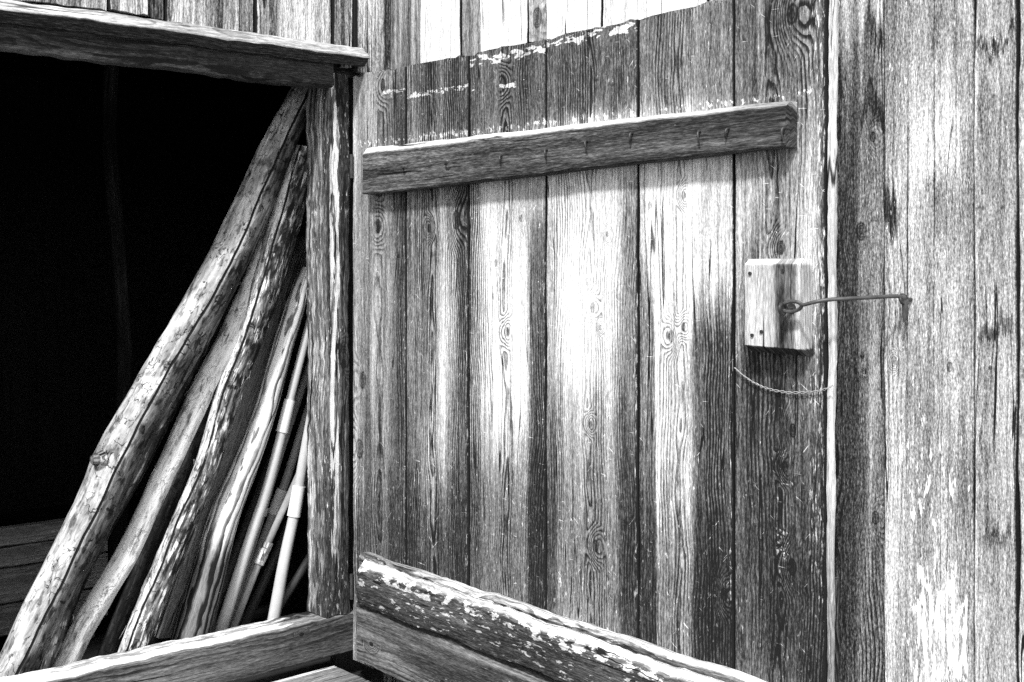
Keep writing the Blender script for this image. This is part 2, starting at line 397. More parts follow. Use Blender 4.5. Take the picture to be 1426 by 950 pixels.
# upper cross batten, bevelled on top
def strip(pts_top, pts_bot, X):
    return [oX(x, y, X) for x, y in pts_top], [oX(x, y, X) for x, y in pts_bot]
bat = MB()
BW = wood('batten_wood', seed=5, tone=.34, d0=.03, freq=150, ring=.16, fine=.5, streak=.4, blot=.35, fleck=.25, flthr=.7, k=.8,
          stain_light=[(-9, -.048, -1, 9, .46, .006, .3), (-.008, -.004, 1.28, 9, -.35, .002, .05), (-.05, .0, 1.58, 9, .15, .01, .03)])
a = oX(505, 206, -.045); b = oX(1094, 139, -.045); c = oX(505, 271, -.045); d = oX(1094, 203, -.045)
bat.piece(a, c, b, d, (-1, 0, 0), .043, BW, cols=6, rows=70, cl=(.017, .018), cr=(.003, .004), jit=.0016, rough=.0015, rf=20., e0=.004, e1=.007, seed=4, ef=60.)
batten = bat.build('cross_batten', door)
for k, (x, y, ln_, wdt) in enumerate([(563, 235, 8, 1), (622, 229, 12, 1), (699, 219, 10, 0), (762, 211, 11, 0), (818, 199, 10, 0), (881, 188, 12, 0), (975, 186, 13, 0), (1015, 182, 9, 0), (1093, 181, 13, 0)]):
    p = oX(x, y, -.046); n = MB(); s_ = ln_ * .0019
    if wdt: pts = [p + Vector((.01, .004, 0)), p + Vector((-.006, 0, 0)), p + Vector((-.012, -.6 * s_, .002)), p + Vector((-.01, -s_, .004))]
    else: pts = [p + Vector((.01, 0, .003)), p + Vector((-.007, 0, .003)), p + Vector((-.012, rnd.uniform(-.004, .004), -.35 * s_)), p + Vector((-.006, rnd.uniform(-.006, .006), -s_))]
    n.tube(pts, [.0026, .0028, .0026, .0018], IRON, seg=8, step=.004)
    nn = n.build('bent_nail', batten)

# narrow lath and bottom rail
YR = ye + .01
def line_(px, pts):
    for (x0, y0), (x1, y1) in zip(pts, pts[1:]):
        if px <= x1 or (x1, y1) == pts[-1]: return y0 + (y1 - y0) * (px - x0) / (x1 - x0)
def lines_at(X, px0, px1, top, bot):
    return oX(px0, line(px0, top), X), oX(px0, line(px0, bot), X), oX(px1, line(px1, top), X), oX(px1, line(px1, bot), X)
la = MB()
LW = wood('lath_wood', seed=15, tone=.46, d0=.03, freq=130, ring=.25, fine=.5, streak=.5, blot=.3, fleck=.5, flthr=.62,
          stain_light=[(-9, -.019, .25, 9, .38, .003, .3)])  # top edge lightened: light from above painted in
a, c, b, d = lines_at(-.03, 500, 1150, [(500, 771), (629, 808), (800, 865), (1050, 950)], [(500, 800), (629, 838), (800, 895), (1050, 982)])
a = oX(500, 771, -.03); b = oX(1143, 981, -.03); c = oX(500, 797, -.03); d = oX(1143, 1013, -.03)
la.piece(a, c, b, d, (-1, 0, 0), .029, LW, cols=4, rows=80, cl=(.008, .008), cr=(.003, .003), jit=.003, jf=9., rough=.002, rf=22., e0=.006, e1=.004, seed=12)
la.build('top_lath', door)
ra = MB()
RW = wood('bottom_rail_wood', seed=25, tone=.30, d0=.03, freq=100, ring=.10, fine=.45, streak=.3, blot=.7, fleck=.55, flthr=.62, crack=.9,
          stain_light=[(-9, -.048, -1, 9, .72, .010, .05), (.05, 9, -1, 9, -.12, .01, .05)], chips=[(-.06, -.02, -1, 9, .38, .01, .1, 60., 22., .53), (-.02, .06, -1, 9, .35, .01, .1, 70., 20., .62)], bdist=.006)
a = oX(497, 781, -.062); b = oX(1150, 1010, -.062); c = oX(497, 841, -.062); d = oX(1150, 1094, -.062)
ra.piece(a, c, b, d, (-1, 0, 0), .060, RW, cols=12, rows=130, cl=(.034, .030), cr=(.004, .010), jit=.004, jf=8., rough=.006, rf=16., e0=.004, seed=22)
ra.build('bottom_rail', door)
lb = MB()
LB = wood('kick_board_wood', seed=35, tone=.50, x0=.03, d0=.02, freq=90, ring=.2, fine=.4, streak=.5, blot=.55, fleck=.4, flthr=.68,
          knots=[(.02, .075, .009), (.045, .42, .009)], stain_light=[(-9, -.078, -9, 9, -.5, .004, .1), (-.01, .05, .25, 2, -.15, .02, .1)])  # strip along the top: dark line under the rail painted in
a = oX(497, 838, -.048); b = oX(1150, 1088, -.048); c = oX(497, 921, -.048); d = oX(1150, 1210, -.048)
lb.piece(a, c, b, d, (-1, 0, 0), .046, LB, cols=8, rows=80, cl=(.003, .004), cr=(.004, .006), jit=.003, rough=.0025, rf=12., seed=32)
lb.build('kick_board', door)

# latch block with the hook
blk = MB()
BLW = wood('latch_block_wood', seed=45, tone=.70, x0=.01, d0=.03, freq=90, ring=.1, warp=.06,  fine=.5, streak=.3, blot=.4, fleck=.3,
           stain_light=[(-9, 9, -9, .034, -.5, .01, .003), (.012, .06, -9, 9, -.26, .006, .01), (-9, 9, .212, 9, .22, .01, .004), (.022, .032, .02, .16, -.3, .004, .03)])  # bottom bevel darkened: shade of its down-facing side painted in
a = oX(1036, 490, -.050); b = oX(1036, 361, -.050); c = oX(1113, 497, -.050); d = oX(1113, 360, -.050)
# run upwards, start / end caps are bevelled by two extra wedges
def bevel_block(M, BL, BR, TL, TR, t, mat, bt, bb, seed):
    """vertical block, front face on X=const, with bevels along its top (bt) and bottom (bb)"""
    mi = M.slot(mat); rows = [(0, -t), (0, -bb), (bb * .75, 0), (.33, 0), (.66, 0), (1 - bt, 0), (1, -bt * 1.), (1, -t)]
    H = (TL - BL).length; W = (BR - BL).length; cols = 8; base = len(M.v)
    rr = [(0., -t), (0., -bb), (bb * .6 / H, 0.), (.35, 0.), (.65, 0.), (1 - bt * .8 / H, 0.), (1., -bt), (1., -t)]
    cc = [(0., -t), (0., -.003)] + [(.03 + .94 * i / cols, 0.) for i in range(cols + 1)] + [(1., -.003), (1., -t)]
    for (f, dz) in rr:
        for (g, dx) in cc:
            p = BL.lerp(BR, g).lerp(TL.lerp(TR, g), f)
            dd = min(dz, dx) if -t in (dz, dx) else dz + dx
            p = p + Vector((-1, 0, 0)) * (dd + mn.noise(Vector((g * 7, f * 3, seed))) * .0015)
            M.v.append(p)
    n = len(cc)
    for i in range(len(rr) - 1):
        for j in range(n - 1):
            q = base + i * n + j
            uv = []
            for (ii, jj) in ((i, j), (i, j+1), (i+1, j+1), (i+1, j)):
                f, dz = rr[ii]; g, dx = cc[jj]
                e = dx if jj > 0 and jj < n - 1 else (-t)
                uu = (g - .5) * W + (t if jj == n - 1 else (-t if jj == 0 else 0))
                vv = f * H + (t if ii == len(rr) - 1 else (-t if ii == 0 else 0))
                uv.append((uu, vv + .02))
            M.face((q, q + 1, q + n + 1, q + n), uv, mi)
    M.face([base + j for j in range(n)][::-1] + [], [(0, 0)] * n, mi) if False else None
bevel_block(blk, a, c, b, d, .049, BLW, .014, .026, 8)
block = blk.build('latch_block', door)
for (x, y) in ((1045, 381), (1048, 467), (1091, 377), (1061, 462)):
    n = MB(); p = oX(x, y, -.050); n.tube([p + Vector((.012, 0, 0)), p + Vector((-.0035, 0, 0))], [.003, .0042], IRON, seg=10); n.build('nail', block)
hk = MB()
e = oX(1096, 428, -.072)
h1 = oX(1118, 425, -.078); h2 = oX(1150, 418, -.060); h3 = oX(1200, 415, .0); h4 = oX(1250, 412.5, .072); h5 = oX(1258, 415, .085)
hk.tube([h1, h2, h3, h4, h5, oX(1260, 425, .088), oX(1260, 438, .090), oX(1259, 449, .090)], [.0038, .0042, .0042, .0042, .0048, .0060, .0054, .0015], IRON_PALE, seg=12, step=.008)
hk.tube([h5 + Vector((-.006, 0, .0)), h5, h5 + Vector((.006, 0, 0))], [.004, .0075, .004], IRON_PALE, seg=12, step=.004)
# eye of the hook, a closed loop lying round the staple
cen = oX(1102, 427, -.080)
yd = (h1 - cen).normalized(); zz = Vector((0, 0, 1))
loop = [cen + yd * (.024 * math.cos(t_)) + zz * (.0105 * math.sin(t_)) + Vector((-.004 * math.sin(t_), 0, 0)) for t_ in [2 * math.pi * k / 20 for k in range(21)]]
hk.tube(loop, .0040, IRON_PALE, seg=10, caps=False)
hook = hk.build('door_hook', door)
se = MB()
c2 = oX(1096, 430, -.068)
lp = [c2 + Vector((-.016 + .017 * math.cos(t_), .004 * math.cos(t_), .0115 * math.sin(t_))) for t_ in [2 * math.pi * k / 18 for k in range(19)]]
se.tube(lp, .0038, IRON, seg=10, caps=False)
se.tube([c2 + Vector((.03, 0, 0)), c2 + Vector((0, 0, 0))], .0040, IRON, seg=10)
se.tube([c2 + Vector((.0185, 0, 0)), c2 + Vector((.0165, 0, 0))], .011, IRON, seg=14)
se.build('screw_eye', door)
# twisted wire slung below the block
w = MB(); base_pts = [(1023, 512), (1034, 522), (1048, 532), (1062, 539), (1078, 544), (1098, 547), (1120, 547), (1140, 545), (1153, 541), (1161, 536)]
P3 = [oX(x, y, -.007 if x < 1150 else -.012) for x, y in base_pts]
WR = plain('bright_wire', .7, .1, .4, .5, 60.)
full = []
for i in range(len(P3) - 1):
    for k in range(8): full.append(P3[i].lerp(P3[i+1], k / 8))
for ph in (0, math.pi):
    w.tube([p + Vector((-.0016 * math.cos(i * .9 + ph), 0, .0024 * math.sin(i * .9 + ph) * min(1, i / 30))) for i, p in enumerate(full)], .0008, WR, seg=6)
w.build('twisted_wire', door)
# iron hinges at the jamb side
for (y0, y1, nm) in ((215, 248, 'hinge'), (800, 835, 'hinge')):
    h = MB(); p = oX(491, (y0 + y1) / 2, -.008); hgt = (y1 - y0) * .0023
    h.tube([p + Vector((0, .006, -hgt/2)), p + Vector((0, .006, hgt/2))], .006, IRON, seg=12)
    q = p + Vector((-.002, -.004, 0))
    if 0: h.piece(q + Vector((0, 0, -hgt/2.3)), q + Vector((0, -.028, -hgt/2.3)), q + Vector((0, 0, hgt/2.3)), q + Vector((0, -.028, hgt/2.3)), (-1, 0, 0), .004, IRON, cols=2, rows=4, cl=(.001, .001), cr=(.001, .001))
    h.build(nm, door)

# ================================================================ DOORWAY FRAME
frame = thing('door_frame', 'heavy timber doorway frame with lintel, drip board, notched post and pale worn sill', 'door frame', (-.06, 0, .3))
XF = oY(454, 860, 0).x; XR = -.003; YB = .106
ZS0 = .325; ZS = .455
po = MB()
PW = wood('post_wood', seed=61, tone=.36, x0=-.01, d0=.02, freq=120, ring=.1, fine=.5, streak=.8, blot=.5, fleck=.55, flthr=.61, crack=.8, bdist=.005,
          stain_light=[(-.030, -.004, .9, 9, .16, .006, .3), (.010, 9, -9, 9, -.12, .004, .3), (-.16, -.06, -9, 9, .06, .02, .2)],  # right third: shade beside the door painted in
          knots=[(.0, 1.3, .014), (.018, 1.25, .012)], chips=[(-.034, .004, .5, 9, .5, .006, .2, 55., 5., .47), (-.16, -.05, .4, 9, .2, .01, .2, 60., 9., .52), (-.02, .03, .4, 9, -.35, .006, .2, 50., 6., .55)])
w_ = XR - XF
po.piece((XF, 0, ZS - .001), (XR, 0, ZS - .001), (XF - .002, 0, 2.17), (XR, 0, 2.17), (0, -1, 0), YB, PW, cols=8, rows=130,
         cl=(.006, .007), cr=(.012, .012), jit=.004, jf=5., rough=.0045, rf=16., e0=.006, seed=62, v0=ZS)
po.build('door_post', frame)
# broken corner / worn hinge notch near the foot of the post
nt = MB(); p = oY(480, 800, -.004)
si = MB()
SW = wood('sill_wood', seed=65, tone=.46, x0=.02, d0=.02, freq=75, ring=.14, fine=.4, streak=.35, blot=.5, fleck=.2, flthr=.72, k=.8,
          stain_light=[(-9, -.066, -9, 1.62, .60, .003, .01), (-9, -.10, 1.15, 1.78, -.12, .02, .1), (-9, -.058, -9, 9, .15, .004, .05)],  # top face lightened: high sunlight painted in
          knots=[(-.03, 1.66, .006)], chips=[(-.30, -.115, .9, 1.85, -.28, .01, .1, 60., 14., .48), (-.30, -.07, -9, 9, -.12, .01, .1, 110., 9., .60)])
# start at the far left; front face, top chamfer is the left side of the section
si.piece((-1.85, 0, ZS + .012), (-1.85, 0, ZS0 + .012), (.02, 0, ZS - .003), (.02, 0, ZS0), (0, -1, 0), YB, SW, cols=8, rows=120,
         cl=(.006, .006), cr=(.006, .008), jit=.0035, jf=7., rough=.002, rf=12., seed=66)
si.build('sill', frame)
lt = MB()
LT = wood('lintel_wood', seed=71, tone=.26, x0=.05, d0=.03, freq=80, ring=.18, fine=.4, streak=.35, blot=.3, fleck=.2, flthr=.72, k=.8,
          stain_light=[(.052, 9, -9, 1.5, .22, .006, .2)])  # lower edge lightened: a lit line painted in
Yl = -.045
zl = oY(465, 122, Yl).z; xl = oY(465, 122, Yl).x; zl0 = oY(12, 68, Yl).z; xl0 = oY(12, 68, Yl).x
sl = (zl - zl0) / (xl - xl0); zst = zl0 + sl * (-1.95 - xl0)
lt.piece((-1.95, Yl, zst + .125), (-1.95, Yl, zst), (xl, Yl, zl + .125), (xl, Yl, zl), (0, -1, 0), .05, LT, cols=8, rows=100,
         cl=(.004, .004), cr=(.008, .010), jit=.004, jf=4., rough=.003, rf=12., seed=72)
lt.build('lintel', frame)
lk = MB()      # inner lintel above post
lk.piece((-1.9, .012, 2.33), (-1.9, .012, 2.16), (.10, .012, 2.33), (.10, .012, 2.165), (0, -1, 0), .09, LT, cols=4, rows=30, seed=73)
lk.build('inner_lintel', frame)
# sloping drip board: cross section leans out and down
dr = MB()
DW = wood('drip_board_wood', seed=75, tone=.70, x0=.0, d0=.03, freq=110, ring=.2, fine=.5, streak=.4, blot=.35, fleck=.3,
          stain_light=[(.026, 9, -9, 9, -.48, .003, .1)])  # down-facing front edge darkened, its shade painted in
Yd = -.088
pr = oY(515, 80, Yd); pl = oY(12, 14, Yd)
sl = (pr.z - pl.z) / (pr.x - pl.x)
def dz_at(x): return pr.z + sl * (x - pr.x) + .006 * math.sin(x * 5.) 
nd = Vector((0, -1, 1.0)).normalized(); dn = Vector((0, -1, -1)).normalized()
x0_, x1_ = -1.95, pr.x
def dp(x, k): return Vector((x, Yd, dz_at(x))) - dn * (.050 * (1 - k))
dr.piece(dp(x0_, 0), dp(x0_, 1), dp(x1_, 0), dp(x1_, 1), nd, .040, DW, cols=6, rows=90, cl=(.003, .003), cr=(.004, .004), jit=.0045, jf=5., rough=.003, rf=10., e1=.012, seed=76)
dr.build('drip_board', frame)

# ================================================================ WALL ABOVE THE DOORWAY (Y = -.02) 
wl = thing('plank_wall', 'weathered grey vertical plank wall above the dark doorway', 'wall', (-.9, 0, 2.3))
mb = MB()
sx = [-120, -50, 0, 70, 152, 206, 231, 333, 356, 386, 464, 477, 494, 533]
bot = [(-120, -10), (12, -2), (70, 4), (190, 17), (231, 29), (270, 42), (333, 49), (386, 51), (430, 64), (464, 67), (533, 69)]
tn = [.6, .6, .68, .62, .66, .42, .66, .58, .70, .66, .52, .56, .56]
YW = -.042
for i in range(len(sx) - 1):
    off = -.008 if i % 2 else .004
    m = wood('wall_plank_wood', seed=100 + i, tone=tn[i], x0=rnd.uniform(-.02, .02), d0=.015, freq=110, ring=.3, fine=.65, streak=.9, blot=.9, fleck=.4, speck=.34, crack=.7, edge=(oY(sx[i+1], 40, YW).x - oY(sx[i], 40, YW).x) / 2 - .001)
    xa = oY(sx[i], 40, YW).x + .0015; xb = oY(sx[i+1], 40, YW).x - .0015
    # planks stop just above the drip board; its upper edge is there
    def zb(px): return oY(px, line(px, bot), YW - .02).z + .004
    if i == len(sx) - 2: xb = .118; xa = .036
    if sx[i+1] > 480:
        za = zc = 2.05 if False else oY(500, 96, YW).z
        za = zc = za if sx[i] < 494 else .3
    else: za, zc = zb(sx[i]), zb(sx[i+1])
    mb.piece((xa, YW - off, za), (xb, YW - off, zc), (xa, YW - off, 3.1), (xb, YW - off, 3.1), (0, -1, 0), .022, m, cols=10, rows=50,
             jit=.0015, e0=.010, seed=100 + i, v0=za, rough=.001)
zq = oY(500, 100, YW).z; xq = oY(494, 40, YW).x + .001
mb.piece((xq, YW + .004, zq), (.033, YW + .004, zq), (xq, YW + .004, 3.1), (.033, YW + .004, 3.1), (0, -1, 0), .022, m, cols=6, rows=40, e0=.008, seed=140, v0=zq, u_off=-.04)
mb.build('wall_planks', wl)

# ================================================================ SIDE WALL (X = .12)
wr = thing('plank_wall', 'pale weathered vertical plank wall behind the open door, holding the door hook', 'wall', (.12, -1.6, 0))
XW = .12
mb = MB()
def Wy(px): return oX(px, 375, XW).y
def Wz(px, py): return oX(px, py, XW).z
side = [  # px seam left, right, tone, extra
 (533, 586, .52, dict(blot=.5, streak=.7)), (586, 642, .92, dict(blot=.25, streak=.3)), (642, 669, .60, dict(blot=.5)), (669, 735, .95, dict(blot=.2, streak=.25)),
 (735, 761, .60, dict(kn=[(748, 25, .022)])), (761, 838, .92, dict(blot=.2)), (838, 900, .92, dict(streak=.5)), (900, 985, .92, dict()), (985, 1080, .7, dict()),
 (1080, 1229, .52, dict(seed=7, ring=.34, freq=120, st=[(1198, 1232, 128, 158, -.4, 8, .02), (1198, 1232, 20, 60, -.25, 6, .03), (1150, 1190, 150, 1000, -.16, 10, .2), (1196, 1235, 420, 1000, .05, 8, .2), (1150, 1232, -60, 55, .22, 10, .08), (1150, 1235, 640, 1000, -.10, 10, .3)],  # darker beside the door and low down: the door's shade painted in
    kn=[(1212, 190, .010), (1197, 495, .007), (1188, 517, .006), (1200, 517, .007), (1195, 322, .016), (1215, 722, .012)])),
 (1229, 1357, .65, dict(seed=19, blot=.4, crack=.8, ring=.15, ch=[(1268, 1352, 765, 1000, .45, 14, .12, 90., 14., .50), (1240, 1340, 560, 765, .5, 14, .10, 90., 16., .6)], st=[(1275, 1352, 765, 1000, .03, 14, .10), (1225, 1250, 262, 318, -.45, 8, .03), (1290, 1350, 240, 330, -.14, 14, .06), (1320, 1360, 600, 760, -.12, 8, .1), (1255, 1345, 120, 260, .1, 16, .1), (1299, 1300.5, -60, 480, -.4, .8, .2), (1262, 1263.5, 200, 560, -.4, .8, .2), (1330, 1331, -60, 300, -.3, .8, .2), (1310, 1311, 560, 900, -.35, .8, .2)],
    kn=[(1246, 503, .006), (1322, 511, .008)], fleck=.8)),
 (1357, 1417, .64, dict(seed=29, blot=.35, ring=.15,  st=[(1354, 1362, -60, 1000, .15, 2, .1), (1358, 1412, 56, 66, -.35, 4, .008), (1365, 1412, 452, 474, -.25, 8, .012), (1370, 1412, 735, 760, -.2, 8, .015)], kn=[(1385, 60, .006), (1380, 512, .004)])),
 (1417, 1520, .63, dict(seed=37, ring=.25, kn=[])), (1520, 1660, .62, dict()),
]
for i, (pa, pb, tone, kw) in enumerate(side):
    ya, yb = Wy(pa) - .0012, Wy(pb) + .0012; yc = (ya + yb) / 2; ppm = abs(ya - yb) / (pb - pa)
    stn = [(yc - Wy(a), yc - Wy(b), Wz((a+b)/2, d), Wz((a+b)/2, c), dl, wu * ppm, wv) for (a, b, c, d, dl, wu, wv) in kw.get('st', [])]
    kns = [(yc - Wy(a), Wz(a, b), r) for (a, b, r) in kw.get('kn', [])]
    m = wood('wall_plank_wood', seed=kw.get('seed', 200 + i), tone=tone, x0=rnd.uniform(-.03, .03), d0=.02, freq=kw.get('freq', 100), ring=kw.get('ring', .16),
             fine=.5, streak=kw.get('streak', .4), blot=kw.get('blot', .3), chips=[(yc - Wy(a), yc - Wy(b), Wz((a+b)/2, d), Wz((a+b)/2, c), dl, wu * ppm, wv, fu, fv, th) for (a, b, c, d, dl, wu, wv, fu, fv, th) in kw.get('ch', [])], fleck=kw.get('fleck', .25), speck=.42 if pa > 1000 else .2, edgeamt=.8 if pa < 1229 else .5, core_ring=.4, crack=kw.get('crack', .8), knots=kns, stain_light=stn, flthr=.64, edge=abs(yb - ya) / 2)
    off = (.0, .005, -.001, .004)[i % 4]
    if pa == 1080: off = -.012
    zt = 3.2
    mb.piece((XW + .0 - off, ya, .02), (XW - off, yb, .02), (XW - off, ya, zt), (XW - off, yb, zt), (-1, 0, 0), .024, m, cols=8, rows=120, jit=.0022, jf=4., seed=200 + i, v0=.02, rough=.0012, rf=8.,
             cl=(.004, .004), cr=(.004, .004))
mb.build('wall_planks', wr)
# staple that takes the hook
sp = MB(); q = oX(1266, 417, .112)
lp = [q + Vector((-.022 + .014 * math.cos(t_), .003 * math.sin(t_), .010 * math.sin(t_))) for t_ in [2 * math.pi * k / 18 for k in range(19)]]
sp.tube(lp, .0035, IRON, seg=10, caps=False); sp.tube([q + Vector((.02, 0, 0)), q + Vector((-.009, 0, 0))], .0038, IRON, seg=10)
sp.build('screw_eye', wr)

# ================================================================ STAKE, STEP, GROUND
sk = MB(); SK = wood('stake_wood', seed=81, tone=.38, freq=110, fine=.5, blot=.4, streak=.5)
p = oX(1171, 850, .098); zt = oX(1171, 806, .098).z
sk.piece((.055, p.y, 0.), (.098, p.y, 0.), (.055, p.y, zt), (.098, p.y, zt), (0, -1, 0), .04, SK, cols=4, rows=50, cl=(.005, .005), cr=(.005, .005), jit=.002, rough=.002, seed=82, e1=.01)
o = sk.build('wooden_stake'); tag(o, 'short dark square stake in the gap behind the free edge of the open door', 'stake')

st = MB()
for k, (y0, y1) in enumerate(((.02, -.16), (-.163, -.34), (-.343, -.52))):
    m = wood('step_wood', seed=85 + k, tone=.46, x0=.0, d0=.02, freq=80, ring=.3, fine=.4, streak=.4, blot=.4, fleck=.2,
             stain_light=[(.060 if k == 0 else .2, 9, -9, 9, .35, .006, .1)])
    st.piece((-1.8, y1, .293), (-1.8, y0, .293), (-.062, y1, .291), (-.062, y0, .291), (0, 0, 1), .045, m, cols=8, rows=60, cl=(.004, .004), cr=(.004, .004), jit=.002, rough=.001, seed=85 + k)
for x in (-1.7, -.9, -.12): st.box((x, -.26, .122), .08, .44, .248, SK)
o = st.build('plank_step'); tag(o, 'low wooden plank step lying below the sill of the doorway', 'step')

g = NT('ground_soil'); gU, gV = g.uv()
gt = g.add(.42, g.mul(g.add(g.noise(g.vec(gU, gV, 0.), 3., 8., .7), -.5), .6)); GM = g.finish(gt, gt, dist=.02)
gm = MB(); mi = gm.slot(GM)
for v in ((-60, -60, 0), (60, -60, 0), (60, 60, 0), (-60, 60, 0)): gm.v.append(Vector(v))
gm.face((0, 1, 2, 3), ((-60, -60), (60, -60), (60, 60), (-60, 60)), mi)
o = gm.build('ground'); o['kind'] = 'structure'

# ================================================================ INTERIOR
IN = wood('shade_dark_wood', seed=90, tone=.12, fine=.15, streak=.2, blot=.2, fleck=.0, ring=.1, k=.5)  # deep shade of the room put into a very dark wood colour
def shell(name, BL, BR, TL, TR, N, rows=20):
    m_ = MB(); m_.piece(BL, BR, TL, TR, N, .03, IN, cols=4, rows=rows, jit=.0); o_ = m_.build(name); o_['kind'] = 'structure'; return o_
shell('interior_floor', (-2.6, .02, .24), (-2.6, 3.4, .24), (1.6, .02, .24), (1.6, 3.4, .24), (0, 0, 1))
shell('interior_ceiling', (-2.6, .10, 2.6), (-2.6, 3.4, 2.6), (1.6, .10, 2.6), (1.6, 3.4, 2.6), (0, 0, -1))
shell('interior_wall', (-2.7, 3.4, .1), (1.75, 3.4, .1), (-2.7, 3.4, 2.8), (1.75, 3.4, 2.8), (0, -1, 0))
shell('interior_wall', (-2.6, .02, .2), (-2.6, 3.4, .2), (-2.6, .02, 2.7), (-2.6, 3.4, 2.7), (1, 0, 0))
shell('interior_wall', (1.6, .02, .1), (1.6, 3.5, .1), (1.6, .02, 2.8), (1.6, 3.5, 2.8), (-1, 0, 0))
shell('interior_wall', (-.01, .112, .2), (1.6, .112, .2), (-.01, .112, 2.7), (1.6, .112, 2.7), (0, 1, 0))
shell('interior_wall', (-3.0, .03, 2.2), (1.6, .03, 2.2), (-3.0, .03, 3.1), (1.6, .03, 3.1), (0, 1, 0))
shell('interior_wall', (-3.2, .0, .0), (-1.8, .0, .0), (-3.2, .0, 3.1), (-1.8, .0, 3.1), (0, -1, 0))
# low board partition deep inside
pt = thing('board_bin', 'low dark horizontal board partition inside the barn behind the birch pole', 'partition', (-1.1, .9, .24))
m_ = MB()
BN = wood('bin_wood', seed=93, tone=.52, fine=.4, streak=.3, blot=.3, fleck=.0, ring=.2, k=.6)
XB = oY(150, 780, .9).x
zz_ = [oY(50, y, .9).z for y in (730, 757, 786, 836, 880)]
for k in range(4):
    m_.piece((-2.1, .9, zz_[k] - .004 + .015), (-2.1, .9, zz_[k+1] + .004 + .015), (XB, .9, zz_[k] - .004), (XB, .9, zz_[k+1] + .004), (0, -1, 0), .04, BN, cols=4, rows=30, jit=.003, seed=93 + k)
m_.build('boards', pt)
m_ = MB(); m_.box((XB - .05, .97, .5), .05, .05, .5, BN); m_.build('bin_post', pt)

m_ = MB(); ip = oY(168, 400, 1.6)
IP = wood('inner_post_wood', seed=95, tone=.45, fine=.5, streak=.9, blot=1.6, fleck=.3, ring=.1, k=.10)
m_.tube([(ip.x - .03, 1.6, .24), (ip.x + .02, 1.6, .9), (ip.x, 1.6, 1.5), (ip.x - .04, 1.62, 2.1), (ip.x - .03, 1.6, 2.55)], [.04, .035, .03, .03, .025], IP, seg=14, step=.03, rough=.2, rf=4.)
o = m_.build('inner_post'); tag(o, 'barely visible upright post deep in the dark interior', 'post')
# ================================================================ LEANING POLES
def pole(name, label, cat, mat, pts, Y0, Y1, group, seg=28, rough=.06, rf=6., seed=0, flat=1., peel=0, stubs=(), sub=.02):
    """pts: (px, py, width px across the picture row); Y0 = plane at the foot, Y1 = plane at the top"""
    n_ = len(pts); P = []; R = []
    y_lo, y_hi = pts[0][1], pts[-1][1]
    for (x, y, wd) in pts:
        f = (y - y_lo) / (y_hi - y_lo); p = oY(x, y, Y0 + (Y1 - Y0) * f)
        P.append(p)
        dpt = (p - CAM).dot(FW); R.append(wd * .5 * dpt / F)
    # true radius: horizontal width times the sine of the lean
    d = P[-1] - P[0]; lean = d.z / math.hypot(d.z, d.dot(RT)); R = [r * lean for r in R]
    # run on to the floor
    d0 = (P[0] - P[1]).normalized(); k = (P[0].z - .245) / -d0.z
    if k > .01: P.insert(0, P[0] + d0 * k); R.insert(0, R[0] * 1.02)
    m_ = MB(); m_.tube(P, R, mat, seg=seg, rough=rough, rf=rf, seed=seed, step=sub, flat=flat)
    rp = random.Random(seed + 50)
    for _ in range(peel):          # loose slivers of bark
        i_ = rp.randrange(1, len(P) - 1); f_ = rp.random(); q_ = P[i_].lerp(P[i_+1], f_); rr_ = R[i_] + (R[i_+1] - R[i_]) * f_
        d_ = (P[i_+1] - P[i_]).normalized(); sd_ = d_.cross(-FW).normalized(); a_ = rp.uniform(-1.5, 1.5)
        out = (-FW * math.cos(a_) + sd_ * math.sin(a_)); s0_ = q_ + out * rr_ * .97; ll_ = rp.uniform(.012, .035)
        m_.tube([s0_, s0_ + d_ * ll_ * .5 + out * .003, s0_ + d_ * ll_ * rp.choice((-1, 1)) + out * rp.uniform(.004, .012)], [.0022, .0018, .0008], mat, seg=5, flat=.5)
    for (x_, y_, yy_, r_, h_) in stubs:
        q_ = oY(x_, y_, yy_); dd_ = (-FW * .8 - RT * .6).normalized()
        m_.tube([q_ - dd_ * .02, q_], [r_ * 1.6, r_ * 1.2], mat, seg=16, rough=.15, rf=30., seed=seed, caps=False)
        m_.tube([q_ - dd_ * .001, q_ + dd_ * h_ * .6, q_ + dd_ * h_], [r_ * 1.2, r_, r_ * .7], KNOT, seg=16, rough=.15, rf=30., seed=seed)
    o_ = m_.build(name); tag(o_, label, cat, group)
    return o_, P, R
KNOT = bark('branch_stub', 44, tone=.36, lines=.5, patch=.6, streak=.6, fleck=.2)
G1 = 'cut poles leaning inside the doorway'; G2 = 'slender pipes leaning inside the doorway'
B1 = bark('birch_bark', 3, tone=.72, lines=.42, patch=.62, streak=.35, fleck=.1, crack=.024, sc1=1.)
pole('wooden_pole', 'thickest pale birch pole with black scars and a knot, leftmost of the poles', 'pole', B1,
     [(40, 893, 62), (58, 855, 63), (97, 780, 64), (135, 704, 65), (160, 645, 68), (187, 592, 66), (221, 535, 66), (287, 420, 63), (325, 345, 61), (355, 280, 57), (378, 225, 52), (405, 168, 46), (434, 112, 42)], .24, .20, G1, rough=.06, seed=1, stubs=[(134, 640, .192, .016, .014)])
B2 = bark('pole_bark', 9, tone=.95, lines=.15, patch=.55, streak=.55, fleck=.55, k=.75)
pole('wooden_pole', 'narrow dull pole tucked against the right of the birch pole near its foot', 'pole', bark('dull_bark', 13, tone=.26, lines=.3, patch=.3, streak=.4, fleck=.3),
     [(80, 893, 22), (104, 820, 24), (142, 742, 25), (188, 660, 25), (245, 550, 24), (318, 410, 24), (372, 300, 24)], .42, .38, G1, seg=18, seed=2)
